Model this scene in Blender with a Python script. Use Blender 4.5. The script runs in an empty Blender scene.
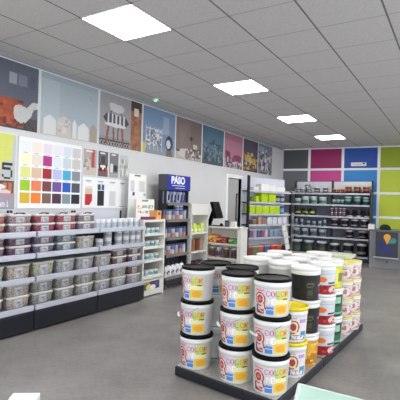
import bpy, math, random
from mathutils import Vector, Matrix
random.seed(7)
PI = math.pi
SC = bpy.context.scene
COL = SC.collection
CZ = 3.09                      # ceiling height

# ------------------------------------------------------------------ materials
def lin(c):
    r = []
    for v in c[:3]:
        v = v / 255.0
        r.append(v / 12.92 if v <= .04045 else ((v + .055) / 1.055) ** 2.4)
    return (r[0], r[1], r[2], 1.0)
_M = {}
def mat(name, c=(200, 200, 200), rough=.5, metal=0.0, emit=0.0, noise=0.0, nscale=20.0, bump=0.0, coat=0.0):
    key = (name, tuple(c), rough, metal, emit, noise)
    if key in _M: return _M[key]
    m = bpy.data.materials.new(name); m.use_nodes = True
    nt = m.node_tree; b = nt.nodes['Principled BSDF']
    b.inputs['Base Color'].default_value = lin(c)
    b.inputs['Roughness'].default_value = rough
    b.inputs['Metallic'].default_value = metal
    b.inputs['Coat Weight'].default_value = coat
    if emit:
        b.inputs['Emission Color'].default_value = lin(c); b.inputs['Emission Strength'].default_value = emit
    if noise or bump:
        tc = nt.nodes.new('ShaderNodeTexCoord'); nz = nt.nodes.new('ShaderNodeTexNoise')
        nz.inputs['Scale'].default_value = nscale; nz.inputs['Detail'].default_value = 5
        nt.links.new(tc.outputs['Object'], nz.inputs['Vector'])
        if noise:
            mr = nt.nodes.new('ShaderNodeMapRange')
            mr.inputs['From Min'].default_value = .3; mr.inputs['From Max'].default_value = .7
            mr.inputs['To Min'].default_value = 1 - noise; mr.inputs['To Max'].default_value = 1 + noise
            nt.links.new(nz.outputs['Fac'], mr.inputs['Value'])
            mx = nt.nodes.new('ShaderNodeMix'); mx.data_type = 'RGBA'; mx.blend_type = 'MULTIPLY'
            mx.inputs['Factor'].default_value = 1
            mx.inputs['A'].default_value = lin(c)
            cc = nt.nodes.new('ShaderNodeCombineColor')
            for k in range(3): nt.links.new(mr.outputs['Result'], cc.inputs[k])
            nt.links.new(cc.outputs[0], mx.inputs['B']); nt.links.new(mx.outputs['Result'], b.inputs['Base Color'])
        if bump:
            bp = nt.nodes.new('ShaderNodeBump'); bp.inputs['Strength'].default_value = bump; bp.inputs['Distance'].default_value = .004
            nt.links.new(nz.outputs['Fac'], bp.inputs['Height']); nt.links.new(bp.outputs['Normal'], b.inputs['Normal'])
    _M[key] = m
    return m
def print_mat():
    m = bpy.data.materials.new('printed_colours'); m.use_nodes = True
    nt = m.node_tree; b = nt.nodes['Principled BSDF']
    a = nt.nodes.new('ShaderNodeVertexColor'); a.layer_name = 'Col'
    nt.links.new(a.outputs['Color'], b.inputs['Base Color']); b.inputs['Roughness'].default_value = .5
    return m
PRINT = print_mat()
def flake_mat(c):
    """coloured chips seen through the side of a plastic tub"""
    key = ('flake', tuple(c))
    if key in _M: return _M[key]
    m = bpy.data.materials.new('speckled_tub_plastic'); m.use_nodes = True
    nt = m.node_tree; b = nt.nodes['Principled BSDF']; b.inputs['Roughness'].default_value = .3
    tc = nt.nodes.new('ShaderNodeTexCoord'); v = nt.nodes.new('ShaderNodeTexVoronoi'); v.inputs['Scale'].default_value = 75
    nt.links.new(tc.outputs['Object'], v.inputs['Vector'])
    hs = nt.nodes.new('ShaderNodeSeparateColor'); nt.links.new(v.outputs['Color'], hs.inputs[0])
    r = nt.nodes.new('ShaderNodeValToRGB'); e = r.color_ramp.elements
    r.color_ramp.interpolation = 'CONSTANT'
    e[0].position = 0; e[0].color = lin([x * .76 for x in c])
    e[1].position = .25; e[1].color = lin(c)
    k = e.new(.72); k.color = lin([min(255, x * .85 + 40) for x in c])
    nt.links.new(hs.outputs[0], r.inputs['Fac']); nt.links.new(r.outputs['Color'], b.inputs['Base Color'])
    _M[key] = m
    return m

# ------------------------------------------------------------------ mesh building
class MB:
    def __init__(s): s.v = []; s.f = []; s.m = []; s.sm = []
    def add(s, vs, fs, mi=0, smooth=False):
        n = len(s.v); s.v += [tuple(v) for v in vs]
        for f in fs: s.f.append([i + n for i in f]); s.m.append(mi); s.sm.append(smooth)
        return s
    def box(s, x0, x1, y0, y1, z0, z1, mi=0):
        v = [(x0, y0, z0), (x1, y0, z0), (x1, y1, z0), (x0, y1, z0), (x0, y0, z1), (x1, y0, z1), (x1, y1, z1), (x0, y1, z1)]
        return s.add(v, [(0, 3, 2, 1), (4, 5, 6, 7), (0, 1, 5, 4), (1, 2, 6, 5), (2, 3, 7, 6), (3, 0, 4, 7)], mi)
    def prism(s, pts, z0, z1, mi=0):
        n = len(pts)
        v = [(p[0], p[1], z0) for p in pts] + [(p[0], p[1], z1) for p in pts]
        f = [tuple(reversed(range(n))), tuple(range(n, 2 * n))] + [(i, (i + 1) % n, n + (i + 1) % n, n + i) for i in range(n)]
        return s.add(v, f, mi)
    def loft(s, rings, mi=0, smooth=True, cap0=True, cap1=True):
        n = len(rings[0]); v = [p for r in rings for p in r]; f = []
        for k in range(len(rings) - 1):
            for i in range(n):
                j = (i + 1) % n
                f.append((k * n + i, k * n + j, (k + 1) * n + j, (k + 1) * n + i))
        s.add(v, f, mi, smooth)
        if cap0: s.add(rings[0], [tuple(reversed(range(n)))], mi)
        if cap1: s.add(rings[-1], [tuple(range(n))], mi)
        return s
    def lathe(s, prof, seg=32, mi=0, c=(0, 0), smooth=True):
        rings = [[(c[0] + r * math.cos(2 * PI * i / seg), c[1] + r * math.sin(2 * PI * i / seg), z) for i in range(seg)] for r, z in prof]
        return s.loft(rings, mi, smooth)
    def tube(s, pts, r, seg=8, mi=0):
        rings = []
        for i, p in enumerate(pts):
            a = Vector(pts[max(0, i - 1)]); b = Vector(pts[min(len(pts) - 1, i + 1)]); d = (b - a).normalized()
            up = Vector((0, 0, 1)) if abs(d.z) < .9 else Vector((1, 0, 0))
            u = d.cross(up).normalized(); w = d.cross(u)
            rings.append([tuple(Vector(p) + u * r * math.cos(2 * PI * k / seg) + w * r * math.sin(2 * PI * k / seg)) for k in range(seg)])
        return s.loft(rings, mi)
    def mesh(s, name, mats):
        me = bpy.data.meshes.new(name); me.from_pydata(s.v, [], s.f)
        for m in (mats if isinstance(mats, (list, tuple)) else [mats]): me.materials.append(m)
        me.polygons.foreach_set('material_index', s.m); me.polygons.foreach_set('use_smooth', s.sm)
        me.update(); return me
    def build(s, name, mats, parent=None, bevel=0, loc=None, rz=0):
        return link(name, s.mesh(name, mats), parent, bevel, loc, rz)
def link(name, me, parent=None, bevel=0, loc=None, rz=0):
    o = bpy.data.objects.new(name, me); COL.objects.link(o)
    if parent is not None: o.parent = parent
    if loc: o.location = loc
    o.rotation_euler.z = rz
    if bevel:
        b = o.modifiers.new('bevel', 'BEVEL'); b.width = bevel; b.segments = 2; b.limit_method = 'ANGLE'
    return o
def thing(name, label, cat, loc=(0, 0, 0), rz=0, group=None):
    o = bpy.data.objects.new(name, None); COL.objects.link(o); o.empty_display_size = .05
    o.location = loc; o.rotation_euler.z = rz
    return tag(o, label, cat, group)
def tag(o, label, cat, group=None):
    o['label'] = label; o['category'] = cat
    if group: o['group'] = group
    return o
def struct(o, label=None):
    o['kind'] = 'structure'
    if label: o['label'] = label
    return o
def kids(o): return [c for c in COL.objects if c.parent == o]
def clone(o, parent=None, loc=None, rz=None, label=None, ch=None):
    c = o.copy(); COL.objects.link(c)
    if parent is not None: c.parent = parent
    if loc is not None: c.location = loc
    if rz is not None: c.rotation_euler.z = rz
    if label: c['label'] = label
    for k in (ch if ch is not None else kids(o)): clone(k, c)
    return c
ORD = ['first', 'second', 'third', 'fourth', 'fifth', 'sixth', 'seventh', 'eighth', 'ninth', 'tenth']
def rrect(w, d, r, z, n=4, cx=0, cy=0):
    out = []
    for q, (sx, sy) in enumerate(((1, 1), (-1, 1), (-1, -1), (1, -1))):
        for k in range(n + 1):
            a = (q + k / n) * PI / 2
            out.append((cx + sx * (w / 2 - r) + r * math.cos(a), cy + sy * (d / 2 - r) + r * math.sin(a), z))
    return out

# ------------------------------------------------------------------ printed pictures
F5 = {'0': '0E11131519110E', 'A': '0E11111F111111', 'P': '1E11111E101010', 'S': '0F10100E01011E', 'O': '0E11111111110E', 'C': '0E11101010110E',
      'L': '1010101010101F', 'R': '1E11111E141211', 'E': '1F10101E10101F', 'N': '11191513111111', 'I': '0E04040404040E', 'M': '111B1515111111',
      '5': '1F101E0101110E', '9': '0E11110F01020C', '1': '040C040404040E', '2': '0E11010204081F', 'a': '00000E010F110F', 'm': '00001A15151515',
      'i': '04000C0404040E', 'W': '11111115151B11', 'w': '00001111151B11'}
class Pic:
    def __init__(s, w, h, bg):
        s.w, s.h = w, h; s.p = [[tuple(bg)] * w for _ in range(h)]
    def each(s, x0, y0, x1, y1, fn, c):
        for j in range(max(0, int(y0 * s.h)), min(s.h, int(y1 * s.h) + 1)):
            for i in range(max(0, int(x0 * s.w)), min(s.w, int(x1 * s.w) + 1)):
                x = (i + .5) / s.w; y = (j + .5) / s.h
                if fn(x, y): s.p[j][i] = tuple(c)
        return s
    def rect(s, x0, y0, x1, y1, c): return s.each(x0, y0, x1, y1, lambda x, y: x0 <= x <= x1 and y0 <= y <= y1, c)
    def ell(s, cx, cy, rx, ry, c): return s.each(cx - rx, cy - ry, cx + rx, cy + ry, lambda x, y: ((x - cx) / rx) ** 2 + ((y - cy) / ry) ** 2 <= 1, c)
    def ring(s, cx, cy, rx, ry, t, c): return s.each(cx - rx, cy - ry, cx + rx, cy + ry, lambda x, y: t * t <= ((x - cx) / rx) ** 2 + ((y - cy) / ry) ** 2 <= 1, c)
    def poly(s, P, c):
        def ins(x, y):
            k = False
            for a in range(len(P)):
                x1, y1 = P[a]; x2, y2 = P[a - 1]
                if (y1 > y) != (y2 > y) and x < (x2 - x1) * (y - y1) / (y2 - y1) + x1: k = not k
            return k
        return s.each(min(p[0] for p in P), min(p[1] for p in P), max(p[0] for p in P), max(p[1] for p in P), ins, c)
    def line(s, x0, y0, x1, y1, t, c):
        L = math.hypot(x1 - x0, y1 - y0); nx, ny = -(y1 - y0) / L * t / 2, (x1 - x0) / L * t / 2
        return s.poly([(x0 + nx, y0 + ny), (x1 + nx, y1 + ny), (x1 - nx, y1 - ny), (x0 - nx, y0 - ny)], c)
    def text(s, x, y, cw, chh, string, c, gap=.25):
        for ch in string:
            col = c
            if isinstance(c, list): col = c[0]; c = c[1:] + c[:1]
            g = F5.get(ch)
            if g:
                for r in range(7):
                    b = int(g[2 * r:2 * r + 2], 16)
                    for k in range(5):
                        if b >> (4 - k) & 1: s.rect(x + k * cw / 5, y + r * chh / 7, x + (k + 1) * cw / 5, y + (r + 1) * chh / 7, col)
            x += cw * (1 + gap)
        return s
    def speckle(s, x0, y0, x1, y1, cols, pr, cell=.03):
        rs = random.Random(int(x0 * 999 + y0 * 77))
        y = y0
        while y < y1:
            x = x0
            while x < x1:
                if rs.random() < pr: s.rect(x, y, min(x1, x + cell * (1 + rs.random())), min(y1, y + cell * (1 + rs.random())), rs.choice(cols))
                x += cell
            y += cell
        return s
    def jitter(s, a, seed=1):
        rs = random.Random(seed)
        for j in range(s.h):
            for i in range(s.w):
                k = 1 + (rs.random() - .5) * a; s.p[j][i] = tuple(min(255, v * k) for v in s.p[j][i])
        return s
    def mesh(s, name, fn):
        w, h = s.w, s.h
        v = [fn(i / w, j / h) for j in range(h + 1) for i in range(w + 1)]
        f = [(j * (w + 1) + i, (j + 1) * (w + 1) + i, (j + 1) * (w + 1) + i + 1, j * (w + 1) + i + 1) for j in range(h) for i in range(w)]
        me = bpy.data.meshes.new(name); me.from_pydata(v, [], f); me.materials.append(PRINT)
        a = me.color_attributes.new('Col', 'FLOAT_COLOR', 'CORNER'); buf = []; cache = {}
        for j in range(h):
            for i in range(w):
                c = s.p[j][i]
                if c not in cache: cache[c] = list(lin(c))
                buf += cache[c] * 4
        a.data.foreach_set('color', buf); me.update()
        return me
def cyl_map(r0, r1, z0, z1, ang, off=.0012):
    """curved label centred on local +X; u to the viewer's right when looking at it from outside"""
    def fn(u, v):
        a = (u - .5) * ang; t = 1 - v; r = r0 + (r1 - r0) * t + off
        return (r * math.cos(a), r * math.sin(a), z0 + (z1 - z0) * t)
    return fn

# ------------------------------------------------------------------ shared materials
white_plastic = mat('white_plastic', (232, 232, 230), .35)
black_plastic = mat('black_plastic', (5, 5, 6), .38)
black_plastic.node_tree.nodes['Principled BSDF'].inputs['Specular IOR Level'].default_value = .12
wall_white = mat('painted_wall', (205, 205, 206), .8, noise=.02, nscale=3)
shelf_metal = mat('pale_shelf_metal', (190, 193, 206), .35)
navy_metal = mat('dark_navy_metal', (22, 25, 35), .45)
cream_metal = mat('cream_shelf_metal', (222, 221, 214), .5)
dark_metal = mat('charcoal_metal', (40, 42, 48), .45)
steel = mat('steel', (170, 172, 175), .35, metal=.8)

# ================================================================== SETTING
fm = bpy.data.materials.new('grey_screed'); fm.use_nodes = True
nt = fm.node_tree; b = nt.nodes['Principled BSDF']
tc = nt.nodes.new('ShaderNodeTexCoord')
n1 = nt.nodes.new('ShaderNodeTexNoise'); n1.inputs['Scale'].default_value = 1.6; n1.inputs['Detail'].default_value = 8; n1.inputs['Roughness'].default_value = .65
n2 = nt.nodes.new('ShaderNodeTexNoise'); n2.inputs['Scale'].default_value = 26; n2.inputs['Detail'].default_value = 6
mxf = nt.nodes.new('ShaderNodeMath'); mxf.operation = 'MULTIPLY_ADD'; mxf.inputs[1].default_value = .35
nt.links.new(tc.outputs['Object'], n1.inputs['Vector']); nt.links.new(tc.outputs['Object'], n2.inputs['Vector'])
nt.links.new(n2.outputs['Fac'], mxf.inputs[0]); nt.links.new(n1.outputs['Fac'], mxf.inputs[2])
rp = nt.nodes.new('ShaderNodeValToRGB'); rp.color_ramp.elements[0].position = .45; rp.color_ramp.elements[0].color = lin((112, 109, 107))
rp.color_ramp.elements[1].position = .95; rp.color_ramp.elements[1].color = lin((156, 153, 151))
nt.links.new(mxf.outputs[0], rp.inputs['Fac']); nt.links.new(rp.outputs['Color'], b.inputs['Base Color'])
b.inputs['Roughness'].default_value = .36
XL, XR, YF, YB = -4.45, 3.6, -3.0, 12.6
struct(MB().box(-6.6, XR + .1, YF - .1, YB + .4, -.1, 0).build('floor', fm))

cm = bpy.data.materials.new('mineral_ceiling_tiles'); cm.use_nodes = True
nt = cm.node_tree; b = nt.nodes['Principled BSDF']; b.inputs['Roughness'].default_value = .9
tc = nt.nodes.new('ShaderNodeTexCoord'); sp = nt.nodes.new('ShaderNodeSeparateXYZ'); nt.links.new(tc.outputs['Object'], sp.inputs[0])
def gridline(out, org, half):
    a = nt.nodes.new('ShaderNodeMath'); a.operation = 'ADD'; a.inputs[1].default_value = -org + 60 + .3; nt.links.new(out, a.inputs[0])
    d = nt.nodes.new('ShaderNodeMath'); d.operation = 'PINGPONG'; d.inputs[1].default_value = .3; nt.links.new(a.outputs[0], d.inputs[0])
    g = nt.nodes.new('ShaderNodeMath'); g.operation = 'GREATER_THAN'; g.inputs[1].default_value = .3 - half; nt.links.new(d.outputs[0], g.inputs[0])
    return g
GX, GY = -2.962, 2.655
g1 = gridline(sp.outputs['X'], GX, .008); g2 = gridline(sp.outputs['Y'], GY, .006)
nz = nt.nodes.new('ShaderNodeTexNoise'); nz.inputs['Scale'].default_value = 60; nt.links.new(tc.outputs['Object'], nz.inputs['Vector'])
r0 = nt.nodes.new('ShaderNodeValToRGB'); r0.color_ramp.elements[0].position = .3; r0.color_ramp.elements[0].color = lin((196, 193, 192))
r0.color_ramp.elements[1].position = .7; r0.color_ramp.elements[1].color = lin((208, 205, 204)); nt.links.new(nz.outputs['Fac'], r0.inputs['Fac'])
def mixc(fac, a, bcol):
    m = nt.nodes.new('ShaderNodeMix'); m.data_type = 'RGBA'; nt.links.new(fac, m.inputs['Factor']); nt.links.new(a, m.inputs['A']); m.inputs['B'].default_value = lin(bcol); return m.outputs['Result']
c1 = mixc(g2.outputs[0], r0.outputs['Color'], (164, 160, 160)); c2 = mixc(g1.outputs[0], c1, (112, 108, 109))
nt.links.new(c2, b.inputs['Base Color'])
struct(MB().box(-4.6, XR + .1, YF - .1, YB + .4, CZ, CZ + .1).build('ceiling', cm))

# wall with the doorway opening
dy0, dy1, dz1 = 8.40, 9.17, 2.03
m = MB(); m.box(XL - .12, XL, YF, dy0, 0, CZ); m.box(XL - .12, XL, dy1, YB, 0, CZ); m.box(XL - .12, XL, dy0, dy1, dz1, CZ)
struct(m.build('wall_left', wall_white))
def glazed(axis, fixed, a0, a1, name, z0=.35, z1=2.75, n=4):
    # unseen wall with one long shop window, added to let in daylight: masonry round the opening, a frame with mullions
    m = MB(); fr = MB()
    lo, hi = (YF, YB + .4) if axis == 'y' else (XL - .12, XR + .1)
    def bx(mb, p, q, za, zb, t0, t1):
        if axis == 'y': mb.box(t0, t1, p, q, za, zb)
        else: mb.box(p, q, t0, t1, za, zb)
    for p, q, za, zb in ((lo, a0, 0, CZ), (a1, hi, 0, CZ), (a0, a1, 0, z0), (a0, a1, z1, CZ)): bx(m, p, q, za, zb, fixed, fixed + .1)
    struct(m.build(name, wall_white))
    for k in range(n + 1):
        c = a0 + (a1 - a0) * k / n; bx(fr, max(a0, c - .03), min(a1, c + .03), z0, z1, fixed + .02, fixed + .07)
    bx(fr, a0, a1, z0, z0 + .05, fixed + .021, fixed + .069); bx(fr, a0, a1, z1 - .05, z1, fixed + .021, fixed + .069)
    struct(fr.build('added_window_1' if axis == 'y' else 'added_window_2', mat('added_window_frame', (90, 92, 96), .4)))
    P = bpy.data.lights.new('sky_portal', 'AREA'); P.shape = 'RECTANGLE'; P.size = a1 - a0; P.size_y = z1 - z0; P.cycles.is_portal = True
    po = bpy.data.objects.new('sky_portal', P); COL.objects.link(po)
    c = (a0 + a1) / 2
    if axis == 'y': po.location = (fixed + .12, c, (z0 + z1) / 2); po.rotation_euler = (PI / 2, 0, PI / 2)
    else: po.location = (c, fixed - .02, (z0 + z1) / 2); po.rotation_euler = (PI / 2, 0, PI)
glazed('y', XR, -1.5, 9.5, 'wall_right', n=7)
glazed('x', YF - .1, -3.6, 2.8, 'wall_front', n=4)
TH = math.radians(4.0); BX, BY = -2.868, 11.99
def bw(s, off=0.0): return (BX + s * math.cos(TH) + off * math.sin(TH), BY + s * math.sin(TH) - off * math.cos(TH))
wb = struct(MB().box(-1.72, 6.6, 0, .12, 0, CZ).build('wall_back', mat('painted_wall_back', (212, 214, 216), .8), loc=(BX, BY, 0), rz=TH))
# grey trim under the ceiling along the side wall
struct(MB().box(XL, XL + .025, YF, 11.75, 3.045, CZ).build('trim_1', mat('grey_trim', (150, 150, 153), .6)))
struct(MB().box(XL, XL + .012, -1, 4.87, .0, .10).build('baseboard_left', mat('grey_trim', (150, 150, 153), .6)))
# door frame, back room behind it
m = MB(); f = .085
m.box(XL - .12, XL + .02, dy0 - f, dy0, 0, dz1 + f); m.box(XL - .12, XL + .02, dy1, dy1 + f, 0, dz1 + f); m.box(XL - .12, XL + .02, dy0, dy1, dz1, dz1 + f)
struct(m.build('door_1', mat('white_gloss', (236, 236, 236), .4), bevel=.006))
m = MB(); m.box(-6.5, -6.4, 7.2, 10.3, 0, 2.6); m.box(-6.4, XL - .12, 10.2, 10.3, 0, 2.6); m.box(-6.4, XL - .12, 7.2, 7.3, 0, 2.6); m.box(-6.5, XL - .12, 7.2, 10.3, 2.6, 2.68)
struct(m.build('wall_backroom', wall_white))
# coloured wall panels with white battens
cols = [((78, 82, 84), (104, 106, 109)), ((150, 24, 92), (200, 66, 140)), ((10, 72, 160), (40, 130, 202)), ((146, 160, 14), (186, 201, 56)), ((150, 166, 24), (188, 202, 64))]
edges = [-1.76, -.83, .09, 1.01, 1.93, 2.85]; rows = [3.085, 2.48, 1.833, 1.197, .56, 0.0]
cname = ['grey', 'magenta', 'blue', 'lime green', 'lime green']; rname = ['topmost', 'second from ceiling', 'third from ceiling', 'fourth from ceiling', 'lowest']
for ci in range(5):
    for ri in range(5):
        if ci < 2 and ri > 2: continue
        if ri == 4: continue
        c = cols[ci][0 if ri == 0 else 1]
        lo = rows[ri + 1]
        o = MB().box(edges[ci] + .035, edges[ci + 1] - .035, -.012, 0, lo + .03, rows[ri] - .03).build('wall_panel', mat('panel_' + cname[ci].replace(' ', '_'), c, .55), loc=(BX, BY, 0), rz=TH)
        where = ['beside the corner', 'next to the grey ones', 'over the small white plate', 'over the grey counter', 'farthest from the corner'][ci]
        tag(o, f'{cname[ci]} wall panel {where}, {rname[ri]}', 'wall panel', 'coloured wall panels on the back wall')
m = MB()
for e in edges: m.box(e - .035, e + .035, -.02, -.0005, 0, CZ)
for r in rows[:-1]: m.box(edges[0], edges[-1], -.0195, -.0005, r - .03, min(CZ, r + .03))
struct(m.build('trim_2', mat('white_batten', (232, 234, 240), .5), loc=(BX, BY, 0), rz=TH))
t = thing('wall_plate', 'small white rectangular plate with a dark mark on the blue wall panel', 'wall plate', (BX, BY, 0), TH)
MB().box(.31, .70, -.06, -.0125, 2.56, 2.66).build('housing', white_plastic, t, bevel=.01)
MB().box(.61, .67, -.0635, -.0605, 2.61, 2.645).build('display', black_plastic, t)
MB().box(.36, .58, -.0635, -.0605, 2.605, 2.618).build('printed_line', mat('grey_ink', (150, 150, 160), .5), t)

# ================================================================== LIGHTS
lamp_m = mat('led_diffuser', (255, 252, 250), .5, emit=13.0)
rowname = {-8: 'behind the viewer, farther', -4: 'behind the viewer, nearer', 0: 'nearest the viewer over the sample boxes', 4: 'second along the lit row', 8: 'third along the lit row', 12: 'closest to the coloured back wall'}
def light_panel(x, y, label):
    t = thing('ceiling_light', label, 'ceiling light', (x + .3, y + .3, CZ), 0, 'square ceiling light panels')
    m = MB(); q = .3; w = .014
    m.box(-q, q, -q, -q + w, -.008, 0); m.box(-q, q, q - w, q, -.008, 0); m.box(-q, -q + w, -q, q, -.008, 0); m.box(q - w, q, -q, q, -.008, 0)
    m.build('frame', white_plastic, t)
    MB().box(-q + w, q - w, -q + w, q - w, -.005, -.0002).build('diffuser', lamp_m, t)
for i in (-8, -4, 0, 4, 8, 12): light_panel(GX, GY + .6 * i, f'bright square ceiling light panel, {rowname[i]}')
for i in (-4, 0, 4, 8, 12): light_panel(GX + .6 * 7, GY + .6 * i, 'bright square ceiling light panel of the row out of view')
t = thing('emergency_light', 'small ceiling emergency light with a glowing green lamp above the posters', 'emergency light', (-4.2, 5.37, CZ))
MB().lathe([(.055, -.001), (.055, -.02), (.04, -.03)], 20).build('housing', white_plastic, t)
MB().lathe([(.016, -.03), (.014, -.038)], 12).build('indicator_lamp', mat('green_lamp', (40, 255, 120), .3, emit=4), t)
L = bpy.data.lights.new('back_room_lamp', 'AREA'); L.energy = 9; L.size = 1.0; L.color = (1, .98, .95)
lo = bpy.data.objects.new('back_room_lamp', L); COL.objects.link(lo); lo.location = (-5.4, 8.9, 2.55)

# ================================================================== CAMERA
cam = bpy.data.cameras.new('camera'); co = bpy.data.objects.new('camera', cam); COL.objects.link(co)
cam.sensor_width = 36; cam.lens = 36 * 422.67 / 400; cam.clip_start = .05
yaw, pit, rol = math.radians(31.596), math.radians(.337), math.radians(1.657)
F = Vector((-math.sin(yaw) * math.cos(pit), math.cos(yaw) * math.cos(pit), math.sin(pit)))
R = F.cross(Vector((0, 0, 1))).normalized(); U = R.cross(F)
r2 = R * math.cos(rol) + U * math.sin(rol); u2 = -R * math.sin(rol) + U * math.cos(rol)
Mx = Matrix((r2, u2, -F)).transposed().to_4x4(); Mx.translation = Vector((0, 0, 1.45))
co.matrix_world = Mx
SC.camera = co
w = bpy.data.worlds.new('world'); SC.world = w; w.use_nodes = True
w.node_tree.nodes['Background'].inputs[0].default_value = (.8, .85, .9, 1); w.node_tree.nodes['Background'].inputs[1].default_value = 1.9
SC.view_settings.view_transform = 'Standard'; SC.view_settings.look = 'None'; SC.view_settings.gamma = 1
SC.view_settings.use_curve_mapping = False; SC.view_settings.exposure = 1.15

# ================================================================== POSTERS on the side wall
def wall_print(name, label, cat, y0, y1, z0, z1, pic, group=None, x=XL, thick=.012, frame=None):
    t = thing(name, label, cat, (x, (y0 + y1) / 2, z0), 0, group)
    W = (y1 - y0); H = z1 - z0
    if group == PG: pic.p = [[tuple(v * .87 for v in c) for c in row] for row in pic.p]   # upper poster colours darkened evenly
    MB().box(.0005, thick, -W / 2, W / 2, 0, H).build('board', mat('white_board', (225, 226, 228), .6) if frame is None else frame, t)
    e = .006
    link('print', pic.mesh('print', lambda u, v: (thick + .001, -W / 2 + e + u * (W - 2 * e), H - e - v * (H - 2 * e))), t)
    return t
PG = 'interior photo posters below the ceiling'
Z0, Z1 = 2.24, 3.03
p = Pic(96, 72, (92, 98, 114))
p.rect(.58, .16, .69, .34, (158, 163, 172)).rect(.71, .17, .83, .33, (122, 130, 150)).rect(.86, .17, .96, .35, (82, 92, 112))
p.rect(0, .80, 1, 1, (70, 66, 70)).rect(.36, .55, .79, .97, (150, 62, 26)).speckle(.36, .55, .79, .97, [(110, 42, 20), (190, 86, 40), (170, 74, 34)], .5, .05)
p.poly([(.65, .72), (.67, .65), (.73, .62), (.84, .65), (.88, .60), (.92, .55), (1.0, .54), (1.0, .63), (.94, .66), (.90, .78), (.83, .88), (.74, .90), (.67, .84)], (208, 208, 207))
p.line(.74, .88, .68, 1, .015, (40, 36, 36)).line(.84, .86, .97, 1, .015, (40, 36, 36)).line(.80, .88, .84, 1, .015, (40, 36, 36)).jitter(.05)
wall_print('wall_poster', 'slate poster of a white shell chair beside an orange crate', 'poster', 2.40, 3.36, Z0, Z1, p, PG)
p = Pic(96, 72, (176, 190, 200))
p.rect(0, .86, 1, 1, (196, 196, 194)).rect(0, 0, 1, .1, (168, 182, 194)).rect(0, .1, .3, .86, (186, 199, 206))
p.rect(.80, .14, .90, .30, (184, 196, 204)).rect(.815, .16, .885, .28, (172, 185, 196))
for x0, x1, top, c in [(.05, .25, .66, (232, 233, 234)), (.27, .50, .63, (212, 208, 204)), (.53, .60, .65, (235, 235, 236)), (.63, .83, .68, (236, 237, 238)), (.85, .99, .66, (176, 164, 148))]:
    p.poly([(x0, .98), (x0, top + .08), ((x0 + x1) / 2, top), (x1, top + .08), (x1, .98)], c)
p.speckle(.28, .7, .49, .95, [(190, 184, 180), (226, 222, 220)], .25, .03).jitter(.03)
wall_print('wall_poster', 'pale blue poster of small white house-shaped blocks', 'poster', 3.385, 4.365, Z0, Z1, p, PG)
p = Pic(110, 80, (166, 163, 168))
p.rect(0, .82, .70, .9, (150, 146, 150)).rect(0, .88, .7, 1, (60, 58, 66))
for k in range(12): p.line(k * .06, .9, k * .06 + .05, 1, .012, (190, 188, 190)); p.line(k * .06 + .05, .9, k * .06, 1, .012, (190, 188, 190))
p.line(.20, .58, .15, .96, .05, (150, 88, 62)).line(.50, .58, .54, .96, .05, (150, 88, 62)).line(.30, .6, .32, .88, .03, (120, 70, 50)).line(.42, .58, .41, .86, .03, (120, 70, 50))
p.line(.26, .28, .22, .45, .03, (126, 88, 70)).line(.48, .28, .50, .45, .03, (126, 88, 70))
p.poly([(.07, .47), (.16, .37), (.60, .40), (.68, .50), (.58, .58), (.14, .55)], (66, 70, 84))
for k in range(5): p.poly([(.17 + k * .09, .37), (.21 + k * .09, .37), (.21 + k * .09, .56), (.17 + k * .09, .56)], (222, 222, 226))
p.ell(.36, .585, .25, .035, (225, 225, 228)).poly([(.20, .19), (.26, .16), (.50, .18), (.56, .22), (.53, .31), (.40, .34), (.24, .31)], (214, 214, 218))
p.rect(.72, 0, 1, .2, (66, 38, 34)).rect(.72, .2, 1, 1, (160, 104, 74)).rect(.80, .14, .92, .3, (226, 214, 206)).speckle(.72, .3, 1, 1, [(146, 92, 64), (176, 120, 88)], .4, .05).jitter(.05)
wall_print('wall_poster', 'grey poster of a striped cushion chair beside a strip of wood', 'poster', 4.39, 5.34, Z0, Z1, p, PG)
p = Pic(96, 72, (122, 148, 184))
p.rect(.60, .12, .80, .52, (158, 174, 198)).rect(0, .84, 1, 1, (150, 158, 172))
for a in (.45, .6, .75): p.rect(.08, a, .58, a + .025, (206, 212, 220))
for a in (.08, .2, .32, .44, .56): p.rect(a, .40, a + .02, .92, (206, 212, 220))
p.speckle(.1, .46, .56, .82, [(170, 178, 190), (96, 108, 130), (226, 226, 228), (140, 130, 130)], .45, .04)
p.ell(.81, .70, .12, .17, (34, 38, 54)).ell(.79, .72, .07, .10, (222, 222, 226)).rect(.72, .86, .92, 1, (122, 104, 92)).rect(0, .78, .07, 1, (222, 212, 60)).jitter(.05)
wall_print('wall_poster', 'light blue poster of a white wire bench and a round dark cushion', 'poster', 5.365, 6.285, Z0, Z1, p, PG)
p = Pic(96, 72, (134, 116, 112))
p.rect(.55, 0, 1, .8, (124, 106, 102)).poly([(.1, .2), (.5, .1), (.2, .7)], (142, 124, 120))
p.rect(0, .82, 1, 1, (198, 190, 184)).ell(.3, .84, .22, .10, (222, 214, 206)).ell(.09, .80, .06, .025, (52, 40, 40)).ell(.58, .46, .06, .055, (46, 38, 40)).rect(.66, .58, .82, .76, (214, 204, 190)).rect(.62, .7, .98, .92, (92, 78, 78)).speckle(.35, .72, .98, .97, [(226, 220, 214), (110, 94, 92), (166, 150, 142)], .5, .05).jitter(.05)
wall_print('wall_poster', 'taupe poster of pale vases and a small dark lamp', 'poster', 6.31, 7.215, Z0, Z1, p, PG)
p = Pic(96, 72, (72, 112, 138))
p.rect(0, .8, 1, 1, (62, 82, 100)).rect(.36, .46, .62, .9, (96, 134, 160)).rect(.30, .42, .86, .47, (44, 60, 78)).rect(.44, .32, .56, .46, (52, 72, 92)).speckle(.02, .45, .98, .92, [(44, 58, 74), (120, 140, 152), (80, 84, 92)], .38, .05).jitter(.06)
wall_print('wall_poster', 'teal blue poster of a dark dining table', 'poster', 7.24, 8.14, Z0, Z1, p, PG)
p = Pic(96, 72, (196, 132, 156))
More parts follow.
